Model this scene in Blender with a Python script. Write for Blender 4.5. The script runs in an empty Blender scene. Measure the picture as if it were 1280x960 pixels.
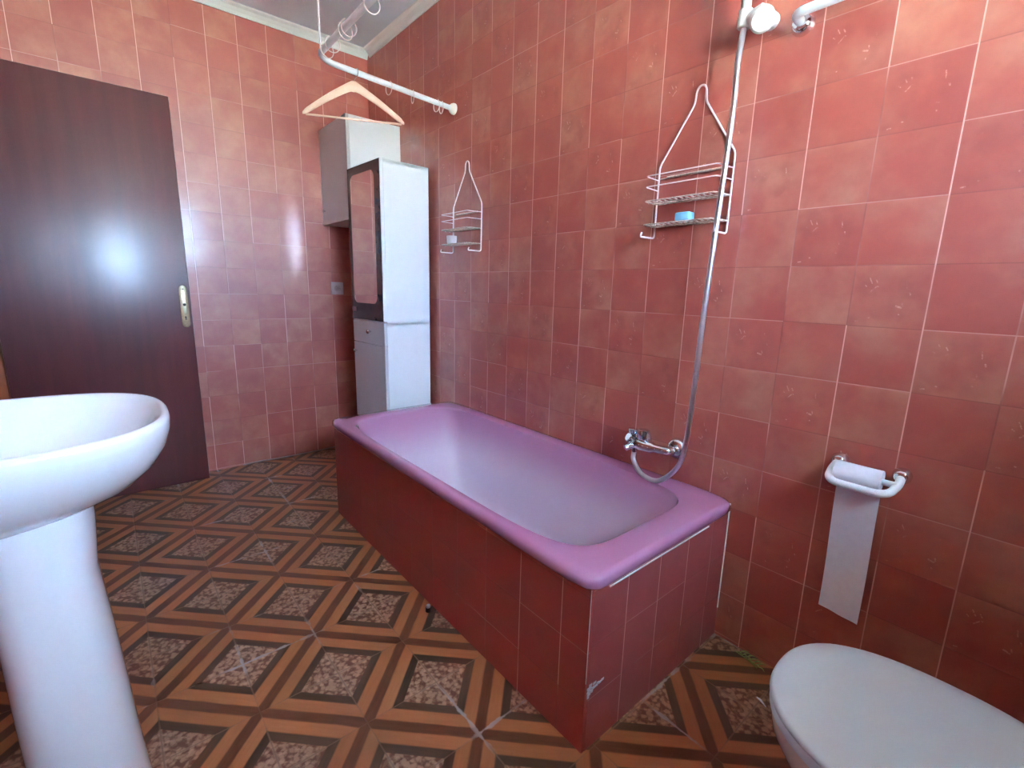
import bpy, bmesh, math, random
from mathutils import Vector, Matrix
random.seed(7)
C = bpy.context.scene.collection
PI = math.pi

# ---------------------------------------------------------------- helpers
def link(o, parent=None):
    C.objects.link(o)
    if parent: o.parent = parent
    return o

def obj(name, bm, mats, parent=None, smooth=True, angle=40):
    me = bpy.data.meshes.new(name)
    bmesh.ops.recalc_face_normals(bm, faces=bm.faces)
    bm.to_mesh(me); bm.free()
    if not isinstance(mats, (list, tuple)): mats = [mats]
    for m in mats: me.materials.append(m)
    if smooth:
        for p in me.polygons: p.use_smooth = True
        me.set_sharp_from_angle(angle=math.radians(angle))
    o = bpy.data.objects.new(name, me)
    return link(o, parent)

def empty(name, loc=(0, 0, 0), rotz=0):
    o = bpy.data.objects.new(name, None)
    o.location = loc; o.rotation_euler = (0, 0, rotz); o.empty_display_size = .1
    return link(o)

def tag(o, label, cat, group=None):
    o['label'] = label; o['category'] = cat
    if group: o['group'] = group
    return o

def struct(o):
    o['kind'] = 'structure'
    return o

def B(): return bmesh.new()

def box(bm, x0, x1, y0, y1, z0, z1, bev=0, seg=2, mi=0):
    t = bmesh.new()
    bmesh.ops.create_cube(t, size=1)
    for v in t.verts:
        v.co = Vector(((x0+x1)/2+v.co.x*(x1-x0), (y0+y1)/2+v.co.y*(y1-y0), (z0+z1)/2+v.co.z*(z1-z0)))
    if bev: bmesh.ops.bevel(t, geom=t.edges[:], offset=bev, segments=seg, affect='EDGES', profile=.5)
    merge(bm, t, mi)

def merge(bm, t, mi=0):
    vm = {v: bm.verts.new(v.co) for v in t.verts}
    for f in t.faces:
        try:
            nf = bm.faces.new([vm[v] for v in f.verts]); nf.material_index = mi
        except ValueError: pass
    t.free()

def loft(bm, rings, cap0=False, cap1=False, closed=True, mi=0):
    R = [[bm.verts.new(p) for p in r] for r in rings]
    n = len(R[0])
    for a, b in zip(R, R[1:]):
        for i in range(n if closed else n-1):
            j = (i+1) % n
            f = bm.faces.new((a[i], a[j], b[j], b[i])); f.material_index = mi
    if cap0: bm.faces.new(R[0][::-1]).material_index = mi
    if cap1: bm.faces.new(R[-1]).material_index = mi
    return R

def tube(bm, pts, r, n=8, cap=True, mi=0, closed=False):
    """sweep a circle of radius r (number or list) along a polyline"""
    pts = [Vector(p) for p in pts]; m = len(pts)
    rs = r if isinstance(r, (list, tuple)) else [r]*m
    tan = []
    for i in range(m):
        if closed: d = pts[(i+1) % m]-pts[i-1]
        else: d = pts[min(i+1, m-1)]-pts[max(i-1, 0)]
        tan.append(d.normalized())
    up = Vector((0, 0, 1)) if abs(tan[0].z) < .9 else Vector((1, 0, 0))
    a = tan[0].cross(up).normalized()
    rings = []
    for i in range(m):
        a = (a-tan[i]*a.dot(tan[i])).normalized(); b = tan[i].cross(a)
        rings.append([pts[i]+(a*math.cos(2*PI*k/n)+b*math.sin(2*PI*k/n))*rs[i] for k in range(n)])
    if closed:
        rings.append(rings[0])
        loft(bm, rings, mi=mi); bmesh.ops.remove_doubles(bm, verts=bm.verts, dist=1e-6)
    else: loft(bm, rings, cap, cap, mi=mi)

def fillet(pts, rad, seg=6):
    """round the corners of a polyline"""
    P = [Vector(p) for p in pts]; out = [P[0]]
    for i in range(1, len(P)-1):
        a, b, c = P[i-1], P[i], P[i+1]
        r = min(rad, (a-b).length*.49, (c-b).length*.49)
        s = b+(a-b).normalized()*r; e = b+(c-b).normalized()*r
        for k in range(seg+1):
            t = k/seg
            out.append((1-t)**2*s+2*t*(1-t)*b+t*t*e)
    out.append(P[-1])
    return out

def spline(pts, sub=8):
    P = [Vector(p) for p in pts]; P = [2*P[0]-P[1]]+P+[2*P[-1]-P[-2]]; out = []
    for i in range(1, len(P)-2):
        a, b, c, d = P[i-1:i+3]
        for k in range(sub):
            t = k/sub
            out.append(.5*((2*b)+(c-a)*t+(2*a-5*b+4*c-d)*t*t+(3*b-a-3*c+d)*t**3))
    out.append(P[-2])
    return out

def lathe(bm, prof, n=32, axis='z', center=(0, 0, 0), mi=0, cap=True):
    """prof: list of (radius, height)"""
    c = Vector(center); rings = []
    for r, h in prof:
        ring = []
        for k in range(n):
            t = 2*PI*k/n; x, y = r*math.cos(t), r*math.sin(t)
            p = {'z': (x, y, h), 'y': (x, h, -y), 'x': (h, x, y)}[axis]
            ring.append(c+Vector(p))
        rings.append(ring)
    loft(bm, rings, cap, cap, mi=mi)

def sell(cx, cy, a, b, n, z, N=96, a2=None):
    """superellipse ring; a2 = half length on the -x side"""
    out = []
    for k in range(N):
        t = 2*PI*k/N
        aa = a if (a2 is None or math.cos(t) >= 0) else a2
        f = math.atan2(b*math.sin(t), aa*math.cos(t))
        c, s = math.cos(f), math.sin(f)
        r = (abs(c/aa)**n+abs(s/b)**n)**(-1/n)
        out.append(Vector((cx+r*c, cy+r*s, z)))
    return out

# ---------------------------------------------------------------- materials
class NT:
    def __init__(s, name):
        s.m = bpy.data.materials.new(name); s.m.use_nodes = True
        s.t = s.m.node_tree; s.n = s.t.nodes; s.b = s.n['Principled BSDF']
    def new(s, typ, **kw):
        o = s.n.new(typ)
        for k, v in kw.items(): setattr(o, k, v)
        return o
    def put(s, sock, v):
        if hasattr(v, 'links'): s.t.links.new(v, sock)
        elif isinstance(v, (int, float)) and hasattr(sock.default_value, '__len__'): sock.default_value = (v,)*3
        elif hasattr(sock.default_value, '__len__') and len(sock.default_value) == 4 and len(v) == 3: sock.default_value = (*v, 1)
        else: sock.default_value = v
    def M(s, op, a, b=0.0, c=0.0):
        o = s.new('ShaderNodeMath', operation=op)
        s.put(o.inputs[0], a); s.put(o.inputs[1], b); s.put(o.inputs[2], c)
        return o.outputs[0]
    def mix(s, f, a, b, blend='MIX'):
        o = s.new('ShaderNodeMix', data_type='RGBA', blend_type=blend)
        s.put(o.inputs[0], f); s.put(o.inputs[6], a); s.put(o.inputs[7], b)
        return o.outputs[2]
    def pos(s):
        o = s.new('ShaderNodeTexCoord'); x = s.new('ShaderNodeSeparateXYZ')
        s.t.links.new(o.outputs['Object'], x.inputs[0])
        return o.outputs['Object'], x.outputs[0], x.outputs[1], x.outputs[2]
    def comb(s, x, y, z=0.0):
        o = s.new('ShaderNodeCombineXYZ')
        s.put(o.inputs[0], x); s.put(o.inputs[1], y); s.put(o.inputs[2], z)
        return o.outputs[0]
    def noise(s, vec, scale, detail=3, rough=.5):
        o = s.new('ShaderNodeTexNoise'); s.put(o.inputs['Vector'], vec)
        o.inputs['Scale'].default_value = scale; o.inputs['Detail'].default_value = detail
        o.inputs['Roughness'].default_value = rough
        return o.outputs['Fac'], o.outputs['Color']
    def white(s, vec):
        o = s.new('ShaderNodeTexWhiteNoise', noise_dimensions='3D'); s.put(o.inputs['Vector'], vec)
        return o.outputs['Value']
    def ramp(s, f, lo, hi):
        o = s.new('ShaderNodeMapRange', interpolation_type='SMOOTHSTEP')
        s.put(o.inputs[0], f); o.inputs[1].default_value = lo; o.inputs[2].default_value = hi
        return o.outputs[0]
    def bump(s, h, strength=.3, dist=.01):
        o = s.new('ShaderNodeBump'); s.put(o.inputs['Height'], h)
        o.inputs['Strength'].default_value = strength; o.inputs['Distance'].default_value = dist
        s.t.links.new(o.outputs[0], s.b.inputs['Normal'])
    def set(s, **kw):
        for k, v in kw.items(): s.put(s.b.inputs[k.replace('_', ' ')], v)
        return s

def simple(name, col, rough=.5, metal=0, spec=.5, vary=.04, scale=30, bump=0, coat=0):
    t = NT(name); co, x, y, z = t.pos()
    f, _ = t.noise(co, scale)
    c = t.mix(f, tuple(max(0, k*(1-vary*2)) for k in col), tuple(min(1, k*(1+vary*2)) for k in col))
    t.set(Base_Color=c, Roughness=rough, Metallic=metal)
    t.b.inputs['Specular IOR Level'].default_value = spec
    if coat:
        t.b.inputs['Coat Weight'].default_value = coat; t.b.inputs['Coat Roughness'].default_value = .08
    if bump: t.bump(f, bump, .002)
    return t.m

TW, TH = .15, .1477
def tile_mat(name, axis, u0, v0, w=TW, h=TH, decor=True, fade=None, lite=(.56, .275, .165), mid=(.47, .102, .064), dark=(.36, .060, .045)):
    """glazed red wall tiles: tone changes tile by tile, cloudy glaze, pale grout showing in places, small flower sprays"""
    t = NT(name); co, x, y, z = t.pos()
    u = x if axis == 'x' else y
    su = t.M('DIVIDE', t.M('SUBTRACT', u, u0), w); sv = t.M('DIVIDE', t.M('SUBTRACT', z, v0), h)
    cu, cv = t.M('FLOOR', su), t.M('FLOOR', sv)
    fu, fv = t.M('SUBTRACT', su, cu), t.M('SUBTRACT', sv, cv)
    cell = t.comb(cu, cv, 1.3 if axis == 'x' else 7.7)
    r1 = t.white(cell); r2 = t.white(t.comb(cv, cu, 4.1))
    off = t.comb(t.M('MULTIPLY', r1, 40.0), t.M('MULTIPLY', r2, 40.0), 0.0)
    vv = t.new('ShaderNodeVectorMath', operation='ADD'); t.put(vv.inputs[0], co); t.put(vv.inputs[1], off)
    n1, _ = t.noise(vv.outputs[0], 8, 3, .55)
    n2, _ = t.noise(co, 1.7, 2)
    k = t.M('ADD', t.M('MULTIPLY', n1, .9), t.M('MULTIPLY', r1, .32))
    k = t.ramp(k, .1, 1.15)
    col = t.mix(k, dark, mid); col = t.mix(t.M('MULTIPLY', t.ramp(t.M('ADD', t.M('MULTIPLY', n1, .8), t.M('MULTIPLY', r2, .22)), .38, .98), .78), col, lite)
    n4, _ = t.noise(vv.outputs[0], 60, 2)
    col = t.mix(t.M('MULTIPLY', t.ramp(n4, .35, .75), .12), col, dark)
    if decor:
        s = t.M('ADD', cu, cv)
        sel = t.M('LESS_THAN', t.M('ABSOLUTE', t.M('SUBTRACT', t.M('FLOORED_MODULO', s, 3.0), 1.0)), .5)
        marks = None
        def seg(x0, y0, x1, y1, r):
            nonlocal marks
            dx, dy = x1-x0, y1-y0; L = dx*dx+dy*dy
            px, py = t.M('SUBTRACT', fu, x0), t.M('SUBTRACT', fv, y0)
            h_ = t.M('DIVIDE', t.M('ADD', t.M('MULTIPLY', px, dx), t.M('MULTIPLY', py, dy)), L)
            h_ = t.M('MINIMUM', t.M('MAXIMUM', h_, 0.0), 1.0)
            ex, ey = t.M('SUBTRACT', px, t.M('MULTIPLY', h_, dx)), t.M('SUBTRACT', py, t.M('MULTIPLY', h_, dy))
            d = t.M('SQRT', t.M('ADD', t.M('MULTIPLY', ex, ex), t.M('MULTIPLY', ey, ey)))
            d = t.M('SUBTRACT', d, r)
            marks = d if marks is None else t.M('MINIMUM', marks, d)
        for a in [(.22, .79, .26, .71, .001), (.31, .76, .33, .72, .002), (.26, .58, .32, .65, .002), (.17, .68, .19, .66, .001), (.70, .74, .715, .64, .001), (.335, .66, .345, .655, .002),
                  (.76, .56, .77, .53, .003), (.62, .35, .68, .33, .007), (.69, .40, .70, .36, .002), (.67, .22, .675, .215, .004), (.28, .15, .29, .147, .003), (.11, .08, .15, .085, .003)]:
            seg(*a)
        n5, _ = t.noise(co, 220, 2)
        mk = t.M('MULTIPLY', t.M('MULTIPLY', t.M('SUBTRACT', 1.0, t.ramp(marks, 0, .013)), sel), t.ramp(n5, .32, .6)); n7, _ = t.noise(co, 17, 2); mk = t.M('MULTIPLY', mk, t.ramp(n7, .42, .56))
        n6, _ = t.noise(vv.outputs[0], 22, 3)
        blot = t.M('MULTIPLY', t.M('MULTIPLY', t.M('MULTIPLY', t.M('SUBTRACT', 1.0, t.ramp(marks, .0, .22)), sel), t.ramp(n6, .4, .62)), .42)
        col = t.mix(blot, col, tuple(c*.8 for c in dark))
        col = t.mix(t.M('MULTIPLY', mk, .55), col, (.80, .52, .42))
    # grout
    du = t.M('MULTIPLY', t.M('MINIMUM', fu, t.M('SUBTRACT', 1.0, fu)), w)
    dv = t.M('MULTIPLY', t.M('MINIMUM', fv, t.M('SUBTRACT', 1.0, fv)), h)
    lu = t.M('FLOOR', t.M('ADD', su, .5)); lv = t.M('FLOOR', t.M('ADD', sv, .5))
    gu = t.M('SUBTRACT', 1.0, t.ramp(du, .0009, .0018)); gv = t.M('SUBTRACT', 1.0, t.ramp(dv, .0007, .0015))
    ru = t.white(t.comb(lu, t.M('FLOOR', t.M('MULTIPLY', sv, .5)), 11.0)); rv = t.white(t.comb(t.M('FLOOR', t.M('MULTIPLY', su, .5)), lv, 23.0))
    nb, _ = t.noise(co, 5, 2)
    wu = t.M('MULTIPLY', t.ramp(t.M('ADD', t.M('MULTIPLY', ru, .7), nb), .45, .9), .9); wv = t.M('MULTIPLY', t.ramp(t.M('ADD', t.M('MULTIPLY', rv, .7), nb), .8, 1.15), .5)
    light = t.M('MAXIMUM', t.M('MULTIPLY', gu, wu), t.M('MULTIPLY', gv, wv))
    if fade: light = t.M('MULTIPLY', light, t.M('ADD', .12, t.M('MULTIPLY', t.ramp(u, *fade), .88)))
    g = t.M('MAXIMUM', gu, gv)
    col = t.mix(t.M('MULTIPLY', g, .55), col, tuple(c*.6 for c in dark))
    col = t.mix(light, col, (.86, .50, .42))
    t.set(Base_Color=col, Roughness=t.M('ADD', .38, t.M('MULTIPLY', n1, .16)))
    t.b.inputs['Specular IOR Level'].default_value = .9; t.b.inputs['IOR'].default_value = 1.58
    t.b.inputs['Coat Weight'].default_value = .35; t.b.inputs['Coat Roughness'].default_value = .14
    edge = t.M('MULTIPLY', t.ramp(t.M('MINIMUM', du, dv), 0, .006), 1.0)
    t.bump(t.M('ADD', edge, t.M('MULTIPLY', n1, .7)), .22, .0015)
    return t.m

def floor_mat():
    """brown parquet-patterned ceramic floor tiles with speckled diamonds"""
    t = NT('floor_tile'); co, x, y, z = t.pos()
    S = .2065
    gx = t.M('DIVIDE', t.M('SUBTRACT', x, 1.132), S); gy = t.M('DIVIDE', t.M('SUBTRACT', y, -.828), S)
    p = t.M('MULTIPLY', t.M('ADD', gx, gy), .5); q = t.M('MULTIPLY', t.M('SUBTRACT', gx, gy), .5)
    fp = t.M('SUBTRACT', p, t.M('FLOOR', p)); fq = t.M('SUBTRACT', q, t.M('FLOOR', q))
    dp = t.M('MINIMUM', fp, t.M('SUBTRACT', 1.0, fp)); dq = t.M('MINIMUM', fq, t.M('SUBTRACT', 1.0, fq))
    d = t.M('MINIMUM', dp, dq)
    horiz = t.M('LESS_THAN', dp, dq)
    # wood grain along each strip
    gv1 = t.comb(t.M('MULTIPLY', p, 30.0), t.M('MULTIPLY', q, 3.0), 0); gv2 = t.comb(t.M('MULTIPLY', p, 3.0), t.M('MULTIPLY', q, 30.0), 5.0)
    mv = t.new('ShaderNodeMix', data_type='VECTOR'); t.put(mv.inputs[0], horiz); t.put(mv.inputs[4], gv2); t.put(mv.inputs[5], gv1)
    gr, _ = t.noise(mv.outputs[1], 1.0, 4, .6)
    big, _ = t.noise(co, 2.2, 2)
    tan = t.mix(gr, (.40, .135, .050), (.54, .22, .095))
    brn = t.mix(gr, (.10, .035, .018), (.22, .080, .036))
    drk = t.mix(gr, (.055, .030, .018), (.135, .070, .038))
    vor = t.new('ShaderNodeTexVoronoi', feature='F1'); t.put(vor.inputs['Vector'], co); vor.inputs['Scale'].default_value = 75
    n3, _ = t.noise(co, 55, 3, .6)
    sp = t.ramp(t.M('ADD', t.M('MULTIPLY', vor.outputs['Distance'], .55), n3), .62, .95)
    sp = t.M('SUBTRACT', 1.0, sp)
    # a four petalled medallion inside each diamond
    ax, ay = t.M('SUBTRACT', fp, .5), t.M('SUBTRACT', fq, .5)
    cross = t.M('MINIMUM', t.M('ABSOLUTE', t.M('SUBTRACT', ax, ay)), t.M('ABSOLUTE', t.M('ADD', ax, ay)))
    rad = t.M('SQRT', t.M('ADD', t.M('MULTIPLY', ax, ax), t.M('MULTIPLY', ay, ay)))
    petal = t.M('MULTIPLY', t.ramp(t.M('SINE', t.M('MULTIPLY', rad, 75.0)), -.2, .6), t.ramp(t.M('SINE', t.M('MULTIPLY', t.M('MAXIMUM', t.M('ABSOLUTE', ax), t.M('ABSOLUTE', ay)), 95.0)), -.6, .7))
    sp = t.M('ADD', t.M('MULTIPLY', sp, .75), t.M('MULTIPLY', petal, .25))
    spk = t.mix(sp, (.17, .065, .036), (.58, .36, .235))
    spk = t.mix(t.M('MULTIPLY', t.M('SUBTRACT', 1.0, t.ramp(cross, .006, .03)), .55), spk, (.48, .32, .22))
    col = t.mix(t.ramp(t.M('ADD', d, t.M('MULTIPLY', t.M('SUBTRACT', gr, .5), .02)), .040, .060), brn, tan)
    col = t.mix(t.ramp(d, .158, .178), col, drk)
    col = t.mix(t.ramp(d, .243, .255), col, spk)
    mit = t.M('MULTIPLY', t.M('SUBTRACT', 1.0, t.ramp(t.M('ABSOLUTE', t.M('SUBTRACT', dp, dq)), .004, .014)), t.M('GREATER_THAN', d, .14))
    col = t.mix(t.M('MULTIPLY', mit, .5), col, (.26, .15, .095))
    # square tile joints run through the crossings; cement has come loose in places
    ex = t.M('SUBTRACT', gx, t.M('FLOOR', gx)); ey = t.M('SUBTRACT', gy, t.M('FLOOR', gy))
    jx = t.M('MINIMUM', ex, t.M('SUBTRACT', 1.0, ex)); jy = t.M('MINIMUM', ey, t.M('SUBTRACT', 1.0, ey))
    j = t.M('MINIMUM', jx, jy)
    jn = t.M('SUBTRACT', 1.0, t.ramp(j, .004, .012))
    col = t.mix(t.M('MULTIPLY', jn, .35), col, (.25, .15, .10))
    wn, _ = t.noise(co, 3.3, 2); wn2, _ = t.noise(co, 26, 3)
    cm = t.M('MULTIPLY', t.ramp(wn, .555, .66), t.M('SUBTRACT', 1.0, t.ramp(t.M('SUBTRACT', j, t.M('MULTIPLY', t.M('SUBTRACT', wn2, .45), .12)), .0, .02)))
    col = t.mix(t.M('MULTIPLY', cm, .75), col, (.50, .47, .50))
    col = t.mix(t.M('MULTIPLY', t.ramp(big, .35, .7), .22), col, (.12, .05, .03), 'MIX')
    t.set(Base_Color=col, Roughness=t.M('ADD', .27, t.M('MULTIPLY', big, .2)))
    t.b.inputs['Specular IOR Level'].default_value = .45
    t.bump(t.M('ADD', t.ramp(j, 0, .02), t.M('MULTIPLY', gr, .2)), .25, .001)
    return t.m

def wood_mat(name, a, b, rough, axis='z', scale=1.0, coat=0):
    t = NT(name); co, x, y, z = t.pos()
    k = {'z': (22, 22, 1.2), 'x': (1.2, 22, 22), 'y': (22, 1.2, 22)}[axis]
    mp = t.new('ShaderNodeMapping'); t.put(mp.inputs['Vector'], co); mp.inputs['Scale'].default_value = tuple(q*scale for q in k)
    n, _ = t.noise(mp.outputs[0], 1.0, 5, .6); n2, _ = t.noise(co, 1.6, 2)
    c = t.mix(t.ramp(t.M('ADD', t.M('MULTIPLY', n, .8), t.M('MULTIPLY', n2, .25)), .3, .8), a, b)
    t.set(Base_Color=c, Roughness=t.M('ADD', rough, t.M('MULTIPLY', n2, .1)))
    if coat:
        t.b.inputs['Coat Weight'].default_value = coat; t.b.inputs['Coat Roughness'].default_value = rough*1.25; [t.t.links.remove(l) for l in list(t.b.inputs['Roughness'].links)]; t.b.inputs['Roughness'].default_value = .46; t.b.inputs['IOR'].default_value = 1.75
        t.b.inputs['Anisotropic'].default_value = .75; tg = t.new('ShaderNodeTangent', direction_type='RADIAL', axis='Z'); t.put(t.b.inputs['Tangent'], tg.outputs[0])
    t.bump(n, .22, .0012)
    return t.m

M = {}
M['tile_right'] = tile_mat('red_tile_right', 'x', 2.9528, 1.6345)
M['tile_back'] = tile_mat('red_tile_back', 'y', -.443, 1.6345, w=.1485, decor=False)
M['tile_front'] = tile_mat('red_tile_front', 'y', -.443, 1.6345)
M['tile_left'] = tile_mat('red_tile_left', 'x', 2.9528, 1.6345)
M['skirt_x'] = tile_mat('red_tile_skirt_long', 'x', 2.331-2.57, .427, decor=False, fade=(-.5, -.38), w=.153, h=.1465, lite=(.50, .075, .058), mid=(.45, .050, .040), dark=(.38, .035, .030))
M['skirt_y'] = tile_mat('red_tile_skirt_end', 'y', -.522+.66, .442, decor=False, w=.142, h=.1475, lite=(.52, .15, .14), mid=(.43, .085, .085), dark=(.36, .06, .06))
M['floor'] = floor_mat()
M['ceil'] = simple('ceiling_paint', (.66, .76, .84), .8, vary=.05, scale=3)
M['coving'] = simple('coving_paint', (.80, .83, .81), .6, vary=.03, scale=8)
M['hall'] = simple('hall_plaster', (.35, .30, .26), .9)
M['ceramic'] = simple('white_ceramic', (.82, .84, .86), .12, vary=.01, scale=3, coat=.5)
M['ceramic2'] = simple('toilet_ceramic', (.74, .72, .70), .15, vary=.02, scale=3, coat=.5)
M['lid'] = simple('white_seat_plastic', (.67, .83, .95), .28, vary=.01, scale=3)
M['cab'] = simple('white_melamine', (.82, .84, .84), .4, vary=.015, scale=5)
M['cabfront'] = simple('shaded_white_melamine', (.60, .57, .57), .38, vary=.02, scale=6)  # white fronts, their shade put into the colour as grey
M['blackframe'] = simple('dark_mirror_surround', (.035, .034, .042), .22, vary=.1)
M['mirror'] = simple('mirror_glass', (.80, .78, .76), .03, 1.0, vary=.005)
M['chrome'] = simple('chrome', (.72, .74, .76), .13, 1.0, vary=.06, scale=12)
M['chromehose'] = simple('hose_metal', (.72, .74, .78), .30, 1.0, vary=.05)
M['rod'] = simple('white_rod_paint', (.80, .87, .91), .35, vary=.02)
M['plastic'] = simple('white_plastic', (.86, .86, .80), .35, vary=.02)
M['ringp'] = simple('pale_ring_plastic', (.80, .74, .74), .3, vary=.02)
M['wire'] = simple('white_coated_wire', (.80, .68, .66), .35, vary=.08, scale=60)
M['rust'] = simple('rusty_limescaled_wire', (.58, .47, .38), .7, vary=.35, scale=140)
M['paper'] = simple('tissue_paper', (.84, .86, .95), .95, vary=.03, scale=60, bump=.4)
M['wood_pale'] = wood_mat('pale_hanger_wood', (.62, .40, .29), (.74, .53, .40), .45, 'y')
M['door'] = wood_mat('dark_varnished_wood', (.100, .020, .024), (.155, .034, .034), .22, 'z', coat=1.0)
M['casing'] = wood_mat('orange_brown_wood', (.22, .055, .018), (.34, .095, .032), .35, 'z')
M['brass'] = simple('worn_brass', (.50, .40, .25), .35, .85, vary=.15, scale=90)
M['blackhole'] = simple('dark_hole', (.02, .015, .015), .7)
M['soap'] = simple('blue_soap', (.22, .55, .72), .5, vary=.06, scale=80)
M['clear'] = simple('cloudy_plastic', (.70, .58, .58), .35, vary=.05, scale=80)
M['socket'] = simple('socket_plastic', (.60, .52, .52), .4)
M['cable'] = simple('grey_cable', (.36, .28, .27), .5, vary=.1)
M['green'] = simple('dry_green_leaf', (.34, .38, .14), .7, vary=.3, scale=80)
M['chip'] = simple('plaster_dust', (.62, .66, .72), .9, vary=.1, scale=60)
M['window'] = simple('white_window_paint', (.8, .8, .8), .4)
M['black'] = simple('black_plastic', (.02, .02, .025), .4)

def tub_mat():
    t = NT('pink_enamel'); co, x, y, z = t.pos()
    n, _ = t.noise(co, 2.5, 3)
    c = t.mix(n, (.43, .185, .33), (.52, .24, .40))
    # inside the bowl, skylight is put into the enamel as a paler colour
    t.set(Base_Color=c, Roughness=t.M('ADD', .14, t.M('MULTIPLY', n, .1)))
    t.b.inputs['Coat Weight'].default_value = .9; t.b.inputs['Coat Roughness'].default_value = .06; t.b.inputs['Coat IOR'].default_value = 1.6
    return t.m
M['tub'] = tub_mat()
def tubin_mat():
    t = NT('skylit_pink_enamel'); co, x, y, z = t.pos()
    n, _ = t.noise(co, 4, 3)
    edge = t.ramp(z, .26, .47)
    c = t.mix(n, (.60, .47, .57), (.68, .55, .65))  # bluish skylight in the bowl painted in as pale lavender
    c = t.mix(edge, c, (.50, .24, .39))
    t.set(Base_Color=c, Roughness=.2)
    t.b.inputs['Coat Weight'].default_value = 1.0; t.b.inputs['Coat Roughness'].default_value = .09; t.b.inputs['Coat IOR'].default_value = 1.7
    return t.m
M['tubin'] = tubin_mat()

def glass_mat():
    t = NT('window_glass')
    t.set(Base_Color=(.95, .97, 1), Roughness=0.0); t.b.inputs['Transmission Weight'].default_value = 1
    t.b.inputs['IOR'].default_value = 1.0
    return t.m
M['glass'] = glass_mat()

# ---------------------------------------------------------------- the room
XN, YL, ZC = 3.66, -1.88, 2.56        # window wall, basin wall, ceiling
TK = .10
b = B(); box(b, -TK, XN+TK, -3.0, TK, -.08, 0)
struct(obj('floor', b, M['floor'], smooth=False))
b = B(); box(b, -TK, XN+TK, -3.0, TK, ZC, ZC+.08)
struct(obj('ceiling', b, M['ceil'], smooth=False))
b = B(); box(b, -TK, XN+TK, 0, TK, 0, ZC)
struct(obj('wall_right', b, M['tile_right'], smooth=False))
b = B(); box(b, -TK, 0, -3.0, 0, 0, ZC)
struct(obj('wall_back', b, M['tile_back'], smooth=False))
# window wall with its opening
WY0, WY1, WZ0, WZ1 = -1.34, -.42, 1.31, 2.03
WT = .50  # recess deepened to narrow the daylight towards the far wall
b = B()
box(b, XN, XN+WT, YL-TK, WY0, 0, ZC); box(b, XN, XN+WT, WY1, 0, 0, ZC)
box(b, XN, XN+WT, WY0, WY1, 0, WZ0); box(b, XN, XN+WT, WY0, WY1, WZ1, ZC)
struct(obj('wall_front', b, M['tile_front'], smooth=False))
# basin wall with the doorway
DX0, DX1, DZ = .14, .92, 2.03
b = B()
box(b, 0, DX0, YL-TK, YL, 0, ZC); box(b, DX1, XN, YL-TK, YL, 0, ZC); box(b, DX0, DX1, YL-TK, YL, DZ, ZC)
struct(obj('wall_left', b, M['tile_left'], smooth=False))
b = B(); box(b, -TK, 1.6, -3.1, -3.0, 0, ZC); box(b, 1.5, 1.6, -3.0, YL-TK, 0, ZC)
struct(obj('wall_hall', b, M['hall'], smooth=False))
# ceiling coving
def coving(name, pts_fn, L0, L1):
    b = B(); prof = [(0, -.045), (.006, -.045), (.012, -.030), (.024, -.014), (.038, -.006), (.042, 0), (0, 0)]
    loft(b, [[pts_fn(s, d, ZC+h) for d, h in prof] for s in (L0, L1)], True, True)
    return struct(obj(name, b, M['coving'], smooth=False))
coving('trim_1', lambda s, d, z: (d, s, z), YL, 0)
coving('trim_2', lambda s, d, z: (s, -d, z), .042, XN)
# unseen stone lining, added with the deep recess to cut light near the window
b = B(); L = .012; a0, a1 = XN-.004, XN+WT-.09
box(b, a0, a1, WY0-.0, WY0+L, WZ0, WZ1); box(b, a0, a1, WY1-L, WY1, WZ0, WZ1); box(b, a0, a1, WY0, WY1, WZ1-L, WZ1); box(b, a0-.02, a1, WY0-.01, WY1+.01, WZ0-.004, WZ0+L+.004)
M['lining'] = simple('added_recess_stone', (.20, .20, .195), .6, vary=.08, scale=14)
struct(obj('trim_4', b, M['lining'], smooth=False))
# door frame in the basin wall, by the corner
b = B()
box(b, DX0-.137, DX0+.0, YL, YL+.066, 0, DZ+.06, .004)
box(b, DX1, DX1+.07, YL, YL+.014, 0, DZ+.06, .004); box(b, DX0, DX1, YL, YL+.014, DZ, DZ+.06, .004)
struct(obj('trim_3', b, M['casing']))

# window: frame, mullion and two panes
wf = B()
fx0, fx1 = XN+WT-.08, XN+WT-.03
box(wf, fx0, fx1, WY0, WY0+.045, WZ0, WZ1, .004); box(wf, fx0, fx1, WY1-.045, WY1, WZ0, WZ1, .004)
box(wf, fx0, fx1, WY0, WY1, WZ0, WZ0+.045, .004); box(wf, fx0, fx1, WY0, WY1, WZ1-.045, WZ1, .004)
ym = (WY0+WY1)/2
box(wf, fx0, fx1, ym-.02, ym+.02, WZ0, WZ1, .004)
win = struct(obj('window_1', wf, M['window']))
for a, c in ((WY0+.045, ym-.02), (ym+.02, WY1-.045)):
    b = B(); box(b, fx0+.02, fx0+.024, a, c, WZ0+.045, WZ1-.045)
    obj('pane', b, M['glass'], win, smooth=False)

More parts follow.
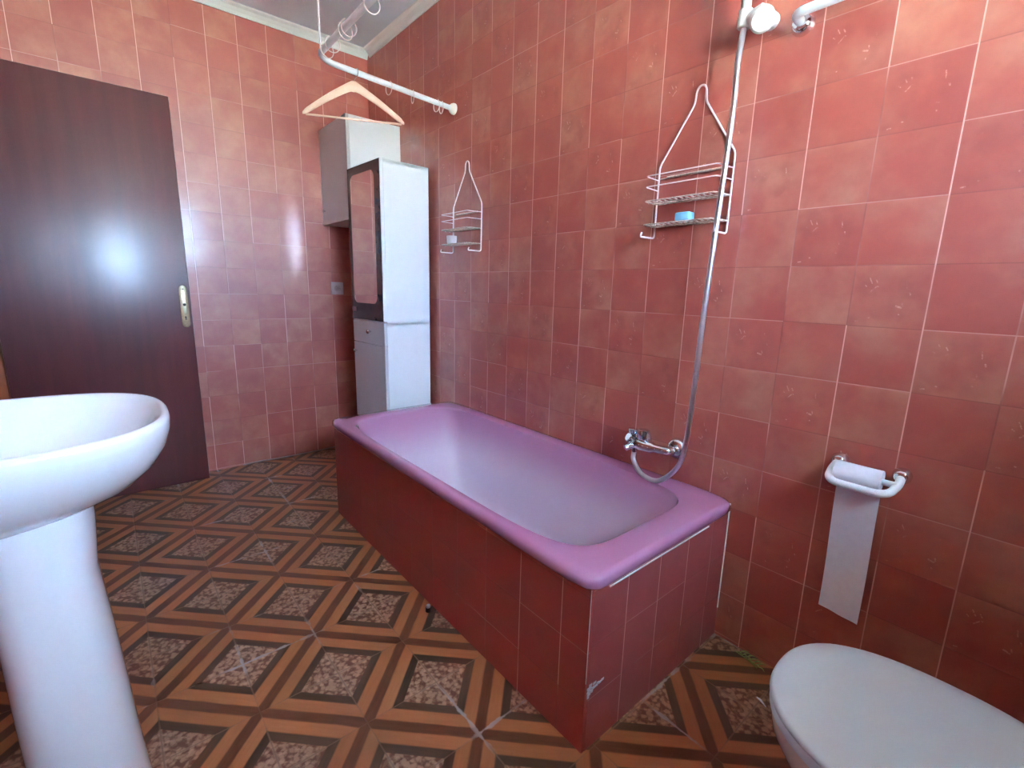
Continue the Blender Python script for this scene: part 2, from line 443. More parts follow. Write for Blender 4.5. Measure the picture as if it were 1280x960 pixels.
# door leaf, opened back against the wall
door = struct(obj('door_1', (lambda b: (box(b, -.035, 0, -.722, 0, 0, 1.995, .003), b)[1])(B()), M['door']))
ang = math.radians(0.0)
door.location = (.118, -1.090, .004); door.rotation_euler = (0, 0, ang)
b = B()   # long-shell plate (x forward)
N = 14
out = []
w_, z0_, z1_ = .0185, .865, 1.085
for s, zc in ((1, z1_-w_), (-1, z0_+w_)):
    for k in range(N+1):
        a = PI*k/N if s > 0 else PI+PI*k/N
        out.append((w_*math.cos(a), zc+w_*math.sin(a)))
yc = -.030
loft(b, [[(x_, yc+p*sc, .975+(q-.975)*sz) for p, q in out] for x_, sc, sz in ((0, 1, 1), (.0025, 1, 1), (.004, .86, .985))], True, True)
hp = obj('handle_plate', b, M['brass'], door); hp['label'] = 'worn brass handle plate without its lever'
b = B(); lathe(b, [(.0075, .004), (.0075, .0055), (.0, .0055)], 16, 'x', (0, yc, .985)); lathe(b, [(.0035, .004), (.0035, .005), (0, .005)], 12, 'x', (0, yc, 1.065))
box(b, .004, .005, yc-.002, yc+.002, .905, .918); lathe(b, [(.004, .004), (.004, .005), (0, .005)], 12, 'x', (0, yc, .92))
obj('keyhole', b, M['blackhole'], hp)

# ---------------------------------------------------------------- bathtub
tub = tag(empty('bathtub', (1.78, -.35, 0)), 'long pink enamel bathtub set into the red tiled surround', 'bathtub')
T0 = Vector((1.78, -.35, 0))
def sh(r): return [p-T0 for p in r]
OX0, OX1, OY0, OY1 = .962, 2.590, -.688, -.001
ocx, ocy, oa, ob = (OX0+OX1)/2, (OY0+OY1)/2, (OX1-OX0)/2, (OY1-OY0)/2
b = B(); N = 144
rings = [sh(sell(ocx, ocy, oa-.010, ob-.010, 26, .452, N)), sh(sell(ocx, ocy, oa-.003, ob-.003, 26, .453, N)), sh(sell(ocx, ocy, oa, ob, 26, .458, N)), sh(sell(ocx, ocy, oa, ob, 26, .474, N)),
         sh(sell(ocx, ocy, oa-.0025, ob-.0025, 26, .481, N)), sh(sell(ocx, ocy, oa-.009, ob-.009, 24, .4865, N)), sh(sell(ocx, ocy, oa-.016, ob-.014, 20, .4885, N))]
icx, icy, ia, ib = 1.777, -.362, .722, .288
rings += [sh(sell(icx, icy, ia+.018, ib+.014, 6, .4885, N)), sh(sell(icx, icy, ia, ib, 6, .4850, N))]
NR1 = len(rings)
prof = [(.012, .478), (.05, .462), (.15, .43), (.24, .38), (.34, .32), (.45, .25), (.56, .19), (.68, .14), (.80, .108), (.92, .094), (1.0, .09)]
for s, z in prof:
    x0 = 1.055+(1.50-1.055)*s; x1 = 2.499-(2.499-2.33)*(s**1.25)
    bb = ib-(ib-.175)*(s**1.1)
    rings.append(sh(sell((x0+x1)/2, icy, (x1-x0)/2, bb, 6-2.8*s, z, N)))
for k in (.7, .35, .05): rings.append(sh(sell(1.915, icy, .415*k, .175*k, 3.2, .088, N)))
loft(b, rings, False, True)
b.faces.ensure_lookup_table()
for f in b.faces:
    r = max(v.co.z for v in f.verts)
    if r < .4856 and min(abs(v.co.x+T0.x-icx)/ia for v in f.verts) < 1.01 and min(abs(v.co.y+T0.y-icy)/ib for v in f.verts) < 1.01 and not (r <= .4851 and max((abs((v.co.x+T0.x-ocx)/oa)**26+abs((v.co.y+T0.y-ocy)/ob)**26) for v in f.verts) > .3): f.material_index = 1
obj('tub_shell', b, [M['tub'], M['tubin']], tub, angle=60)
b = B(); lathe(b, [(.028, .0885), (.028, .0915), (.02, .0925), (.0, .0925)], 24, 'z', (2.20-T0.x, icy-T0.y, 0)); obj('drain', b, M['chrome'], tub)

# tiled masonry surround: long front, end face, grout bead along the corners
su = tag(empty('tub_surround', (2.57, -.66, 0)), 'red tiled box wall around the pink bathtub', 'tub surround')
S0 = Vector((2.57, -.66, 0))
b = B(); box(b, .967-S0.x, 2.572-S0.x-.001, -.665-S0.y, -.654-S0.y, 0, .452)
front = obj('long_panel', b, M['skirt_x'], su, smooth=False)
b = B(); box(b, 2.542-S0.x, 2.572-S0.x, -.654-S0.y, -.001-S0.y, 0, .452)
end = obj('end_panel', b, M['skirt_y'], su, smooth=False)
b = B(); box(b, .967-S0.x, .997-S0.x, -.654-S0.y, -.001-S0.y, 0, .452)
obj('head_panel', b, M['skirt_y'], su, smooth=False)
b = B(); box(b, 2.5710-S0.x, 2.5725-S0.x, -.6655-S0.y, -.6640-S0.y, .20, .449)
box(b, 2.5722-S0.x, 2.5742-S0.x, -.60-S0.y, -.13-S0.y, .4300, .4335); box(b, 2.5720-S0.x, 2.5745-S0.x, -.0050-S0.y, -.0012-S0.y, .10, .468)
g = obj('grout_bead', b, M['coving'], su, smooth=False); g['label'] = 'pale grout bead along the edges'
b = B()
for i in range(26):
    u_, v_ = random.random(), random.random()
    yy = -.660+.055*u_*u_; zz = .145+.05*v_*(1-u_)+.03*u_
    s = .0035+.004*random.random()
    box(b, 2.5722-S0.x, 2.5728+.0015*random.random()-S0.x, yy-S0.y, yy+s*1.6-S0.y, zz, zz+s, .0004, 1)
ch = obj('plaster_patch', b, M['chip'], su, smooth=False); ch['label'] = 'pale bluish plaster dab at the tiled corner'
# (object coordinates of the panels are shifted by S0, so the tile grids are set in panel space)

# ---------------------------------------------------------------- washbasin on pedestal
ws = tag(empty('washbasin', (1.967, -1.61, 0)), 'white ceramic washbasin standing on its white pedestal', 'washbasin')
W0 = Vector((1.967, -1.61, 0))
def bring(a, b_, z, n=2.6, back=YL, cx=1.967):
    return [p-W0 for p in sell(cx, back+b_, a, b_, n, z, 96)]
def fb(front, back=YL): return (front-back)/2
b = B()
R = [bring(.118, fb(-1.500), .683), bring(.130, fb(-1.488), .689), bring(.156, fb(-1.458), .706), bring(.188, fb(-1.420), .727), bring(.217, fb(-1.385), .761), bring(.236, fb(-1.366), .795),
     bring(.247, fb(-1.358), .825), bring(.250, fb(-1.357), .843), bring(.248, fb(-1.359), .852), bring(.243, fb(-1.365), .8555), bring(.237, fb(-1.371), .853)]
bk = -1.78
R += [bring(.228, fb(-1.381, bk), .842, 2.5, bk), bring(.218, fb(-1.393, bk), .822, 2.4, bk), bring(.203, fb(-1.41, bk), .797, 2.3, bk), bring(.180, fb(-1.435, bk), .768, 2.2, bk),
      bring(.145, fb(-1.475, bk+.02), .742, 2.1, bk+.02), bring(.10, fb(-1.52, bk+.05), .727, 2, bk+.05), bring(.05, fb(-1.57, bk+.1), .720, 2, bk+.1), bring(.02, fb(-1.605, bk+.135), .718, 2, bk+.135)]
loft(b, R, True, True)
obj('basin_bowl', b, M['ceramic'], ws, angle=70)
b = B()
pd = [(0, .118, .098, -1.566), (.02, .118, .097, -1.566), (.05, .112, .0925, -1.565), (.17, .104, .0855, -1.565), (.28, .100, .0840, -1.569), (.43, .098, .0800, -1.5735), (.56, .10, .0760, -1.578), (.63, .104, .080, -1.576), (.668, .107, .082, -1.576), (.700, .107, .082, -1.576)]
loft(b, [[p-W0 for p in sell(1.985, cy, a, bb, 2.5, z, 64)] for z, a, bb, cy in pd], True, True)
obj('pedestal', b, M['ceramic'], ws, angle=60)

# ---------------------------------------------------------------- toilet
to = tag(empty('toilet', (3.14, -.52, 0)), 'white toilet with closed seat lid beside the paper holder', 'toilet')
Q0 = Vector((3.14, -.52, 0)); YC = -.520
def tr(cx, a, a2, bb, n, z): return [p-Q0 for p in sell(cx, YC, a, bb, n, z, 96, a2)]
def lidring(ins, z): return tr(3.145, .215-ins, .228-ins, .182-ins, 2.35, z)
b = B(); loft(b, [lidring(.006, .4185), lidring(.001, .420), lidring(0, .424), lidring(.0015, .4295), lidring(.006, .4325), lidring(.03, .435), lidring(.08, .437), lidring(.15, .4375)], True, True)
obj('lid', b, M['lid'], to, angle=60)
b = B(); loft(b, [lidring(.010, .397), lidring(.003, .399), lidring(.002, .404), lidring(.005, .412), lidring(.012, .4145)], True, True)
obj('seat', b, M['lid'], to, angle=60)
b = B()
bw = [(.394, .006, 0), (.385, .002, 0), (.365, .004, .0), (.33, .014, .01), (.28, .034, .02), (.22, .062, .035), (.15, .085, .055), (.08, .090, .055), (.03, .085, .05), (0, .082, .05)]
loft(b, [tr(3.150+s, .215-ins*.4, .228-ins*1.1, .182-ins, 2.3, z) for z, ins, s in bw], True, True)
obj('bowl', b, M['ceramic2'], to, angle=60)
b = B(); box(b, 3.40-Q0.x, 3.645-Q0.x, -.19, .19, .36, .395, .012, 3); box(b, 3.43-Q0.x, 3.645-Q0.x, -.19, .19, .396, .74, .02, 3); box(b, 3.42-Q0.x, 3.65-Q0.x, -.20, .20, .741, .775, .01, 3)
obj('cistern', b, M['ceramic2'], to)
b = B(); lathe(b, [(.02, .775), (.02, .785), (.015, .79), (0, .79)], 20, 'z', (3.53-Q0.x, 0, 0)); obj('flush_button', b, M['chrome'], to)
for s in (-1, 1):
    b = B(); box(b, 3.345-Q0.x, 3.385-Q0.x, s*.07-.015, s*.07+.015, .395, .432, .005); obj('hinge', b, M['lid'], to)

# ---------------------------------------------------------------- cabinets
CW, CD, CH = .370, .270, 1.742
tc = tag(empty('tall_cabinet', (.802, -.297, 0), math.radians(3)), 'tall narrow white cabinet with a mirror door at the foot of the bathtub', 'cabinet')
# local frame: x to -CW along the front, y from 0 (front) to CD (back)
b = B()
box(b, -CW, -CW+.016, .0, CD, 0, CH, .001); box(b, -.016, 0, .0, CD, 0, CH, .001)
box(b, -CW, 0, 0, CD, CH-.016, CH, .001); box(b, -CW, 0, CD-.006, CD, .0, CH, .0); box(b, -CW, 0, 0, CD, .055, .072); box(b, -CW, 0, .0, CD, .90, .916); box(b, -CW+.016, -.016, .02, .034, 0, .055)
obj('cabinet_body', b, M['cab'], tc, smooth=False)
DT = .018
def rrect(x0, x1, z0, z1, r, y, seg=6):
    pts = []
    for cx, cz, a0 in ((x1-r, z1-r, 0), (x0+r, z1-r, 90), (x0+r, z0+r, 180), (x1-r, z0+r, 270)):
        for k in range(seg+1):
            a = math.radians(a0+90*k/seg); pts.append((cx+r*math.cos(a), y, cz+r*math.sin(a)))
    return pts
b = B(); box(b, -CW, 0, -DT, -.0008, .922, CH-.001, .001)
md = obj('mirror_door', b, M['cab'], tc, smooth=False); md['label'] = 'white door with a round-cornered mirror in a dark surround'
b = B(); box(b, -CW+.001, -.004, -DT-.0018, -DT-.0002, .924, CH-.003)
obj('mirror_surround', b, M['blackframe'], md, smooth=False)
b = B(); loft(b, [rrect(-CW+.036, -.060, 1.015, CH-.045, .04, y) for y in (-DT-.0018, -DT-.0030)], True, True)
obj('mirror', b, M['mirror'], md, smooth=False)
b = B(); box(b, -CW+.012, -CW+.055, -DT-.0040, -DT-.0019, .965, .992, .0008)
p_ = obj('maker_plate', b, M['chrome'], md, smooth=False); p_['label'] = 'small pale metal plate'
b = B(); box(b, -CW, 0, -DT, -.0008, .792, .918, .0015)
dr = obj('drawer', b, M['cabfront'], tc, smooth=False)
b = B(); box(b, -.0165, -.0002, -DT+.0005, -.001, .793, .917)
def knob(parent, x, z):
    b = B(); lathe(b, [(.005, -DT), (.005, -DT-.008), (.011, -DT-.013), (.0125, -DT-.019), (.009, -DT-.025), (0, -DT-.026)], 20, 'y', (x, 0, z))
    obj('knob', b, M['chrome'], parent)
b.free()
knob(dr, -.155, .86)
b = B(); box(b, -CW, 0, -DT, -.0008, .075, .788, .0015)
ld = obj('door', b, M['cabfront'], tc, smooth=False)
knob(ld, -CW+.035, .735)

wc = tag(empty('wall_cabinet', (.002, -.004, 1.478)), 'white cupboard hung high in the corner behind the tall cabinet', 'cabinet')
WW, WD, WH = .427, .308, .552
b = B(); box(b, 0, WW, -WD, 0, 0, WH, .0015)
obj('cabinet_body', b, M['cab'], wc, smooth=False)
b = B(); box(b, 0, WW, -WD-.018, -WD-.0008, 0, WH, .0015)
d_ = obj('door', b, M['cabfront'], wc, smooth=False)
b = B(); lathe(b, [(.005, -WD-.018), (.005, -WD-.026), (.011, -WD-.031), (.011, -WD-.038), (0, -WD-.04)], 16, 'y', (.05, 0, .08)); obj('knob', b, M['chrome'], d_)

# ---------------------------------------------------------------- curtain rod, rings, hanger
RZ = 1.985
rod = tag(empty('curtain_rod', (1.003, 0, RZ)), 'white shower curtain rod bent around the bathtub', 'curtain rod')
R0 = Vector((1.003, 0, RZ))
path = fillet([(1.003, -.004, RZ), (1.078, -.655, RZ), (1.125, -.700, RZ), (2.60, -.700, RZ), (2.66, -.64, RZ), (2.66, -.004, RZ)], .09, 8)
b = B(); tube(b, [p-R0 for p in path], .0115, 16)
obj('rail', b, M['rod'], rod)
for x in (1.003, 2.66):
    b = B(); lathe(b, [(.026, -.001), (.026, -.010), (.022, -.020), (.016, -.026), (.0135, -.030), (.0118, -.030)], 24, 'y', (x-R0.x, 0, 0)); obj('end_cap', b, M['plastic'], rod)
b = B(); tube(b, [Vector((1.092, -.684, RZ+.008))-R0, Vector((1.092, -.684, ZC-.001))-R0], .0035, 8); lathe(b, [(.016, ZC-RZ-.001), (.016, ZC-RZ-.008), (.004, ZC-RZ-.012)], 16, 'z', (1.092-R0.x, -.684, 0))
obj('ceiling_support', b, M['rod'], rod)

def ringmesh():
    b = B(); pts = []
    for k in range(27):
        a = math.radians(118+304*k/26+0)
        pts.append((0, .0255*math.cos(a), .0275*math.sin(a)-.0275))
    tube(b, pts, .0017, 8)
    return b
r0 = obj('curtain_ring', ringmesh(), M['ringp'])
def rodx(y): return 1.003+(.075)*(-y/.655)
spots = [(rodx(-.374), -.374, math.radians(95), 'short', 'pale curtain ring farthest from the wall cap on the short rod'),
         (rodx(-.249), -.249, math.radians(75), 'short', 'pale curtain ring midway along the short rod'),
         (rodx(-.112), -.112, math.radians(92), 'short', 'second curtain ring from the wall cap of the rod'),
         (rodx(-.083), -.083, math.radians(80), 'short', 'curtain ring closest to the wall cap of the rod'),
         (1.205, -.70, math.radians(8), 'long', 'curtain ring nearest the rod corner by the ceiling support'),
         (1.262, -.70, math.radians(-14), 'long', 'second curtain ring from the rod corner, against the ceiling'),
         (1.385, -.70, math.radians(6), 'long', 'bright curtain ring of the close pair, nearer the rod corner'),
         (1.415, -.70, math.radians(-12), 'long', 'curtain ring of the close pair, farther from the rod corner'),
         (1.60, -.70, math.radians(-5), 'long', 'curtain ring cut by the top edge of the photo')]
for i, (x, y, rz, g_, lab) in enumerate(spots):
    o = r0 if i == 0 else link(r0.copy())
    o.location = (x, y, RZ+.0145); o.rotation_euler = (0, 0, rz)
    tag(o, lab, 'curtain ring', 'curtain rings on the shower rod')

HL, HR = Vector((.935, -.716, 1.818)), Vector((1.117, -.340, 1.818))
hm = (HL+HR)/2; hx = (HR-HL).normalized(); apex = Vector((hm.x, hm.y, 1.944))
hg = tag(empty('coat_hanger', apex), 'pale wooden coat hanger hanging on the curtain rod above the cabinets', 'coat hanger')
b = B()
def hsec(c, t, w, h):
    n_ = Vector((-hx.y, hx.x, 0)); t = t.normalized(); up = t.cross(n_).normalized()
    if up.z < 0: up = -up
    out = []
    for k in range(12):
        a = 2*PI*k/12; out.append(c-apex+n_*w*math.cos(a)+up*h*math.sin(a))
    return out
pts = spline([HL, HL.lerp(apex, .12)+Vector((0, 0, .002)), HL.lerp(apex, .5)+Vector((0, 0, .008)), HL.lerp(apex, .88)+Vector((0, 0, .006)), apex+Vector((0, 0, -.002)), HR.lerp(apex, .88)+Vector((0, 0, .006)), HR.lerp(apex, .5)+Vector((0, 0, .008)), HR.lerp(apex, .12)+Vector((0, 0, .002)), HR], 5)
m_ = len(pts); rr = []
for i, p in enumerate(pts):
    f = 1-abs(2*i/(m_-1)-1); k = min(1, .35+f*2)
    rr.append(hsec(p, hx, .0065*k, (.010+.012*f)*min(1, .5+f*3)))
loft(b, rr, True, True); obj('shoulder_bar', b, M['wood_pale'], hg, angle=60)
b = B(); tube(b, [HL.lerp(HR, .03)-apex+Vector((0, 0, -.004)), HR.lerp(HL, .03)-apex+Vector((0, 0, -.004))], .0042, 10); obj('trouser_bar', b, M['wood_pale'], hg)
b = B(); rc = Vector((rodx(hm.y), hm.y, RZ))-apex
hk = [Vector((0, 0, .012)), Vector((0, 0, .020))]
side = Vector((hx.x, hx.y, 0)); perp = Vector((1, 0, 0))
for k in range(11):
    a = math.radians(-70+250*k/10); hk.append(rc+Vector((math.cos(a)*.0145, 0, math.sin(a)*.0145)))
tube(b, spline(hk, 3), .0016, 8); obj('hook', b, M['chrome'], hg)

# ---------------------------------------------------------------- shower caddies
def caddy(name, x, label):
    """x = middle; hanging wire rack with guard rails and two shelves"""
    t = tag(empty(name, (x, -.006, 1.29)), label, 'shower caddy')
    Wd, D = .123, .080
    b = B()
    P = [(-Wd, -D+.006, .014), (-Wd, -D, .0), (-Wd, -.002, .0), (-Wd, 0, .225), (-.018, 0, .385), (-.016, 0, .418), (-.008, 0, .432), (.008, 0, .432), (.016, 0, .418), (.018, 0, .385), (Wd, 0, .225), (Wd, -.002, .0), (Wd, -D, .0), (Wd, -D+.006, .014)]
    tube(b, fillet(P, .012, 5), .0030, 8)
    obj('hanging_frame', b, M['wire'], t)
    def rail(b, z, r=.0018):
        tube(b, fillet([(-Wd, 0, z), (-Wd+.006, -D, z), (Wd-.006, -D, z), (Wd, 0, z)], .012, 4), r, 6)
    b = B(); rail(b, .182); rail(b, .150); obj('guard_rails', b, M['wire'], t)
    for z, nm in ((.107, 'upper_shelf'), (.036, 'lower_shelf')):
        b = B(); rail(b, z, .0022); tube(b, [(-Wd, 0, z), (Wd, 0, z)], .0018, 6)
        for k in range(13):
            xx = -Wd+.012+(2*Wd-.024)*k/12
            tube(b, [(xx, -D, z+.001), (xx, -D*.5, z-.0015), (xx, 0, z+.001)], .0019, 6)
        for yy in (-.027, -.054): tube(b, [(-Wd+.003, yy, z-.003), (Wd-.003, yy, z-.003)], .0016, 6)
        s = obj(nm, b, M['rust'], t); s['label'] = 'wire shelf with limescale and rust'
    b = B(); tube(b, [(-Wd+.03, -.001, .188), (Wd-.03, -.001, .188)], .0035, 8); tube(b, [(-Wd, 0, .186), (Wd, 0, .186)], .0018, 6); obj('back_bar', b, M['rust'], t)
    return t
caddy('shower_caddy', 2.3435, 'white wire shower caddy behind the shower hose holding blue soap')
caddy('shower_caddy', 1.1245, 'white wire shower caddy nearest the tall cabinet, holding a cloudy cup')
b = B(); box(b, -.024, .024, -.018, .018, 0, .026, .005, 3)
so = obj('soap_bar', b, M['soap'])
so.location = (2.352, -.052, 1.3295); tag(so, 'light blue soap block on the lower shelf of the caddy behind the hose', 'soap')
b = B(); lathe(b, [(.020, 0), (.024, .004), (.026, .040), (.0255, .0405), (.0235, .006), (.0, .005)], 24)
cu_ = obj('plastic_cup', b, M['clear']); cu_.location = (1.050, -.048, 1.3300); tag(cu_, 'cloudy plastic cup on the caddy nearest the tall cabinet', 'cup')

# ---------------------------------------------------------------- hand shower, bracket, hose
br = tag(empty('shower_bracket', (2.535, 0, 1.80)), 'white swivel bracket holding the hand shower on the wall', 'shower bracket')
def cyl(b, p, q, r0_, r1_, n=28, bev=.003):
    p, q = Vector(p), Vector(q); d = (q-p).normalized()
    tube(b, [p, p+d*.0001, p+d*bev, q-d*bev, q-d*.0001, q], [r0_*.5, r0_-bev, r0_, r1_, r1_-bev, r1_*.5], n)
b = B(); cyl(b, (-.012, 0, .026), (-.008, -.055, .024), .022, .018); obj('wall_plate', b, M['plastic'], br)
b = B(); cyl(b, (-.012, -.050, .022), (.006, -.096, -.010), .0275, .0285, bev=.006); obj('swivel_knob', b, M['plastic'], br)
b = B(); cyl(b, (.004, -.076, .024), (-.046, -.076, .012), .0175, .0165, bev=.003); cyl(b, (-.044, -.078, .040), (-.048, -.078, -.004), .0185, .0165, bev=.003); obj('handset_clamp', b, M['plastic'], br)
hs = tag(empty('hand_shower', (2.489, -.078, 1.81)), 'pale hand shower standing in the white wall bracket', 'hand shower')
b = B(); tube(b, [(0, 0, -.010), (0, 0, .03), (.000, -.003, .09), (-.004, -.012, .15), (-.008, -.03, .20)], [.0085, .0125, .0135, .0125, .014], 20); obj('handle', b, simple('pale_green_plastic', (.55, .62, .56), .35), hs)
b = B(); tube(b, [(-.010, -.022, .215), (-.012, -.040, .205), (-.018, -.075, .180), (-.019, -.080, .176)], [.018, .034, .040, .036], 28); obj('spray_head', b, M['plastic'], hs)
ho = spline([(2.489, -.078, 1.803), (2.486, -.085, 1.72), (2.484, -.082, 1.578), (2.468, -.075, 1.288), (2.456, -.072, 1.036), (2.451, -.072, .839), (2.445, -.077, .657), (2.428, -.084, .564), (2.370, -.092, .499), (2.305, -.092, .500), (2.262, -.084, .535), (2.256, -.078, .567)], 10)
# ribbed metal hose
b = B(); pts = ho; tube(b, pts, .0080, 14)
h_ = obj('shower_hose', b, M['chromehose']); tag(h_, 'chrome shower hose hanging in a long curve down to the mixer tap', 'shower hose')

# ---------------------------------------------------------------- bath mixer
mx = tag(empty('bath_mixer', (2.30, 0, .598)), 'chrome bath mixer tap on the wall above the bathtub rim', 'mixer tap')
for x in (-.062, .078):
    b = B(); lathe(b, [(.036, 0), (.036, -.004), (.034, -.014), (.026, -.022), (.016, -.024), (.016, -.034)], 28, 'y', (x, -.0005, -.002)); cyl(b, (x, -.030, -.002), (x, -.047, -.002), .0155, .0155, 6, .001)
    fl_ = obj('wall_flange', b, M['chrome'], mx)
b = B()
tube(b, spline([(-.066, -.045, -.002), (-.060, -.062, -.003), (-.030, -.070, -.002), (.0, -.068, -.004), (.045, -.064, -.003), (.070, -.060, -.002), (.078, -.044, -.002)], 5), [.015]*5+[.022]*8+[.020]*5+[.0145]*13, 18)
obj('mixer_body', b, M['chrome'], mx)
b = B()
prof = []
k1 = B(); n = 24; rings = []
for h, r in ((.014, .012), (.020, .020), (.046, .0225), (.052, .020), (.054, .010)):
    rings.append([(-.018+(r*(1-.13*(i % 4 == 0)))*math.cos(2*PI*i/n), -.070+(r*(1-.13*(i % 4 == 0)))*math.sin(2*PI*i/n), h) for i in range(n)])
loft(k1, rings, True, True); obj('fluted_knob', k1, M['chrome'], mx, angle=30); b.free()
b = B(); cyl(b, (-.045, -.070, .004), (-.060, -.098, .022), .015, .017); cyl(b, (-.054, -.080, .012), (-.054, -.080, .050), .011, .0165)
obj('temperature_knob', b, M['chrome'], mx)
b = B(); tube(b, spline([(-.040, -.070, -.006), (-.050, -.086, -.010), (-.056, -.100, -.014), (-.060, -.108, -.018)], 5), .0115, 16); obj('spout', b, M['chrome'], mx)
b = B(); cyl(b, (-.044, -.078, -.012), (-.044, -.078, -.034), .0105, .0095, 16, .002); obj('hose_nut', b, M['chrome'], mx)

# ---------------------------------------------------------------- towel rail and paper holder (same family)
def rosette(b, x, z, r=.020, y=0):
    lathe(b, [(r*1.15, y), (r*1.15, y-.004), (r*1.0, y-.016), (r*.8, y-.022), (r*.62, y-.024)], 28, 'y', (x, 0, z))
tw = tag(empty('towel_rail', (2.605, 0, 1.790)), 'white towel rail with chrome wall mount beside the shower bracket', 'towel rail')
b = B(); tube(b, fillet([(0, -.012, 0), (0, -.066, .002), (.48, -.066, .002), (.48, -.012, 0)], .03, 8), .0112, 18); obj('rail', b, M['rod'], tw)
for x in (0, .48):
    b = B(); rosette(b, x, 0, .0235); obj('wall_mount', b, M['chrome'], tw)
ph = tag(empty('paper_holder', (2.838, 0, .694)), 'white looped toilet paper holder with two chrome wall mounts', 'paper holder')
b = B(); tube(b, fillet([(0, -.010, 0), (-.004, -.045, -.012), (.004, -.108, -.028), (.126, -.108, -.028), (.134, -.045, -.012), (.130, -.010, -.002)], .034, 8), .0092, 18); obj('loop', b, M['rod'], ph)
b = B(); tube(b, [(-.002, -.060, -.012), (.132, -.060, -.012)], .0075, 14); obj('spindle', b, M['rod'], ph)
for x, z in ((0, 0), (.130, -.002)):
    b = B(); rosette(b, x, z, .0175); obj('wall_mount', b, M['chrome'], ph)
tp = tag(empty('toilet_paper', (2.896, -.060, .682)), 'nearly used toilet roll with one long sheet hanging down the wall', 'toilet paper')
b = B(); lathe(b, [(.0085, -.050), (.026, -.050), (.0265, -.048), (.0265, .044), (.026, .046), (.0085, .046)], 40, 'x'); 
obj('roll', b, M['paper'], tp, angle=30)
b = B(); ns = 16
cols = []
for i in range(ns+1):
    s = i/ns
    z = -.005-.400*s; y = .0262+.018*math.sin(s*PI*.5)-.004*math.sin(s*6)
    xs = [-.050-.002*s+(.094-.003*s)*k/8 for k in range(9)]
    cols.append([Vector((x_+.004*s, y+.0012*math.sin(k*1.3+s*5), z-(.024*(k/8)*s*s*.4))) for k, x_ in enumerate(xs)])
fr = [[p.copy() for p in r] for r in cols]; bkf = [[p+Vector((0, .0006, 0)) for p in r] for r in cols]
loft(b, [f_+k_[::-1] for f_, k_ in zip(fr, bkf)], True, True)
obj('hanging_sheet', b, M['paper'], tp, angle=80)

# ---------------------------------------------------------------- small things
b = B(); box(b, .0, .010, -.040, .040, -.040, .040, .004, 2)
sk = obj('wall_socket', b, M['socket']); sk.location = (.0005, -.262, 1.088); tag(sk, 'grey wall socket in the shade between the back wall and tall cabinet', 'socket')
b = B(); lathe(b, [(.021, .0100), (.021, .0102), (.018, .0090), (0, .0090)], 24, 'x'); obj('socket_face', b, M['cable'], sk)
b = B(); tube(b, spline([(.010, -.90, .004), (.016, -.82, .010), (.018, -.70, .008), (.020, -.55, .007), (.016, -.40, .008), (.012, -.28, .012), (.010, -.22, .006)], 8), .0045, 8)
cb = obj('cable', b, M['cable']); tag(cb, 'thin grey cable lying along the foot of the back wall', 'cable')
# dry green sprig by the wall, right of the tub
b = B()
def leaf(b, p, d, L, w):
    p, d = Vector(p), Vector(d).normalized(); s = d.cross(Vector((0, 0, 1))).normalized()
    rings = []
    for k in range(7):
        t = k/6; ww = w*math.sin(PI*min(max(t, .04), .97))+.0004
        c = p+d*L*t+Vector((0, 0, .010*math.sin(t*2.4)))
        rings.append([c+s*ww, c+Vector((0, 0, .0012)), c-s*ww, c-Vector((0, 0, .0008))])
    loft(b, rings, True, True)
tube(b, spline([(0, 0, .004), (.02, -.006, .007), (.05, -.010, .006), (.075, -.018, .004)], 4), .0014, 6)
for k in range(13):
    x_ = .006+.068*k/12; sg = 1 if k % 2 else -1
    leaf(b, (x_, -.012*x_/.07, .004), (.9, sg*.55+random.uniform(-.2, .2), .15+.2*random.random()), .022+.012*random.random(), .0028)
sp_ = obj('green_sprig', b, M['green']); sp_.location = (2.655, -.030, 0); tag(sp_, 'dry green plant sprig on the floor near the end of the bathtub', 'sprig')
b = B(); tube(b, [(0, 0, .003), (.012, -.004, .0045), (.03, -.014, .003)], [.0012, .003, .001], 8)
bi = obj('paper_scrap', b, M['paper']); bi.location = (2.775, -.155, 0); tag(bi, 'tiny white scrap on the floor in front of the toilet', 'scrap')
ca = tag(empty('bottle_cap', (1.884, -.690, 0)), 'small black and white cap on the floor against the tub surround', 'cap')
b = B(); lathe(b, [(.010, 0), (.0105, .002), (.010, .014), (.008, .015)], 20); obj('cap_base', b, M['black'], ca)
b = B(); lathe(b, [(.0075, .0151), (.0075, .022), (.006, .024), (0, .0245)], 20); obj('cap_top', b, M['chip'], ca)

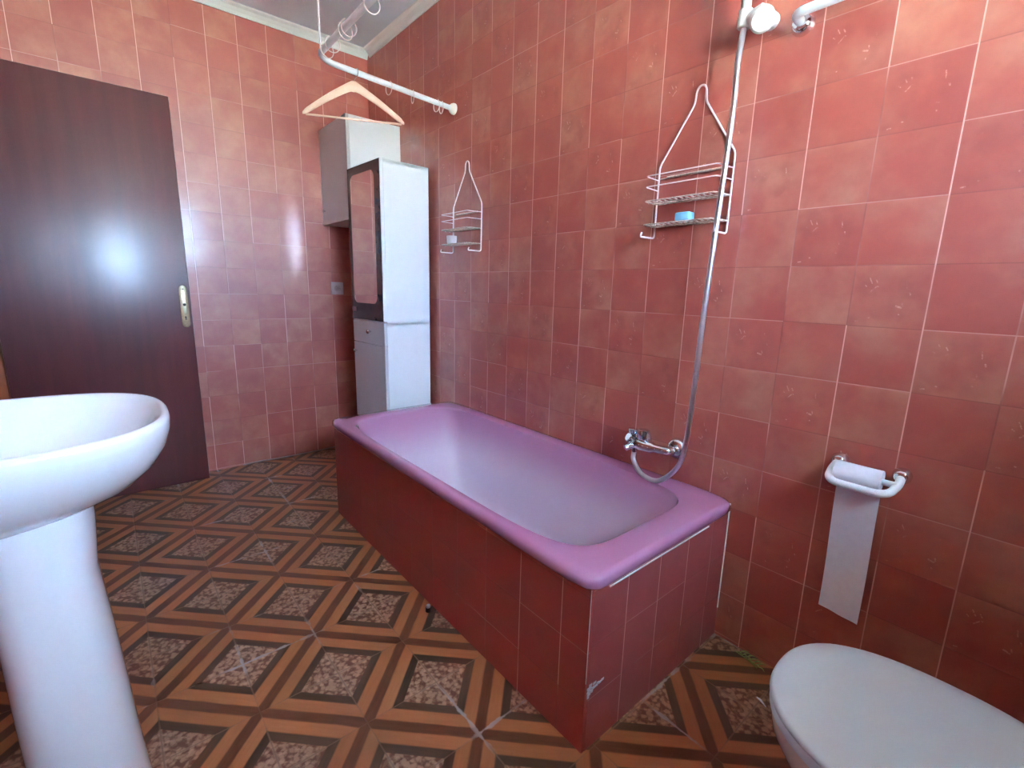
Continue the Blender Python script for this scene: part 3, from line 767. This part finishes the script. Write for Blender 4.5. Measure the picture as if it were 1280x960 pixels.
# ---------------------------------------------------------------- light: overcast daylight through the window
w = bpy.data.worlds.new('sky'); bpy.context.scene.world = w; w.use_nodes = True
nt = w.node_tree; bg = nt.nodes['Background']
tc_ = nt.nodes.new('ShaderNodeTexCoord'); sx = nt.nodes.new('ShaderNodeSeparateXYZ'); mr = nt.nodes.new('ShaderNodeMapRange'); mc = nt.nodes.new('ShaderNodeMix'); mc.data_type = 'RGBA'
nt.links.new(tc_.outputs['Generated'], sx.inputs[0]); nt.links.new(sx.outputs[2], mr.inputs[0])
mr.inputs[1].default_value = -.12; mr.inputs[2].default_value = .10
nt.links.new(mr.outputs[0], mc.inputs[0])
mc.inputs[6].default_value = (1.02, 1.14, 1.0, 1); mc.inputs[7].default_value = (.42, .64, .98, 1)
nt.links.new(mc.outputs[2], bg.inputs[0]); bg.inputs[1].default_value = 17.0
pl = bpy.data.lights.new('window_portal', 'AREA'); pl.shape = 'RECTANGLE'; pl.size = WY1-WY0; pl.size_y = WZ1-WZ0; pl.cycles.is_portal = True
po = bpy.data.objects.new('window_portal', pl); link(po); po.location = (XN+WT-.01, (WY0+WY1)/2, (WZ0+WZ1)/2); po.rotation_euler = (PI/2, 0, PI/2)

# ---------------------------------------------------------------- camera
cd = bpy.data.cameras.new('camera'); cam = bpy.data.objects.new('camera', cd); link(cam)
F, yaw, pitch, roll = 589.2, -.864042, -.199667, .0248157
cd.sensor_fit = 'HORIZONTAL'; cd.sensor_width = 36; cd.lens = 36*F/1280; cd.clip_start = .02
f = Vector((math.sin(yaw)*math.cos(pitch), math.cos(yaw)*math.cos(pitch), math.sin(pitch)))
r = Vector((math.cos(yaw), -math.sin(yaw), 0)); u = r.cross(f)
c_, s_ = math.cos(roll), math.sin(roll)
r2, u2 = c_*r+s_*u, -s_*r+c_*u
mw = Matrix((r2, u2, -f)).transposed().to_4x4(); mw.translation = Vector((3.1726, -1.4306, 1.1145))
cam.matrix_world = mw
sc = bpy.context.scene; sc.camera = cam
sc.view_settings.view_transform = 'Standard'; sc.view_settings.look = 'None'; sc.view_settings.exposure = 2.38; sc.view_settings.gamma = 1
sc.view_settings.use_curve_mapping = False
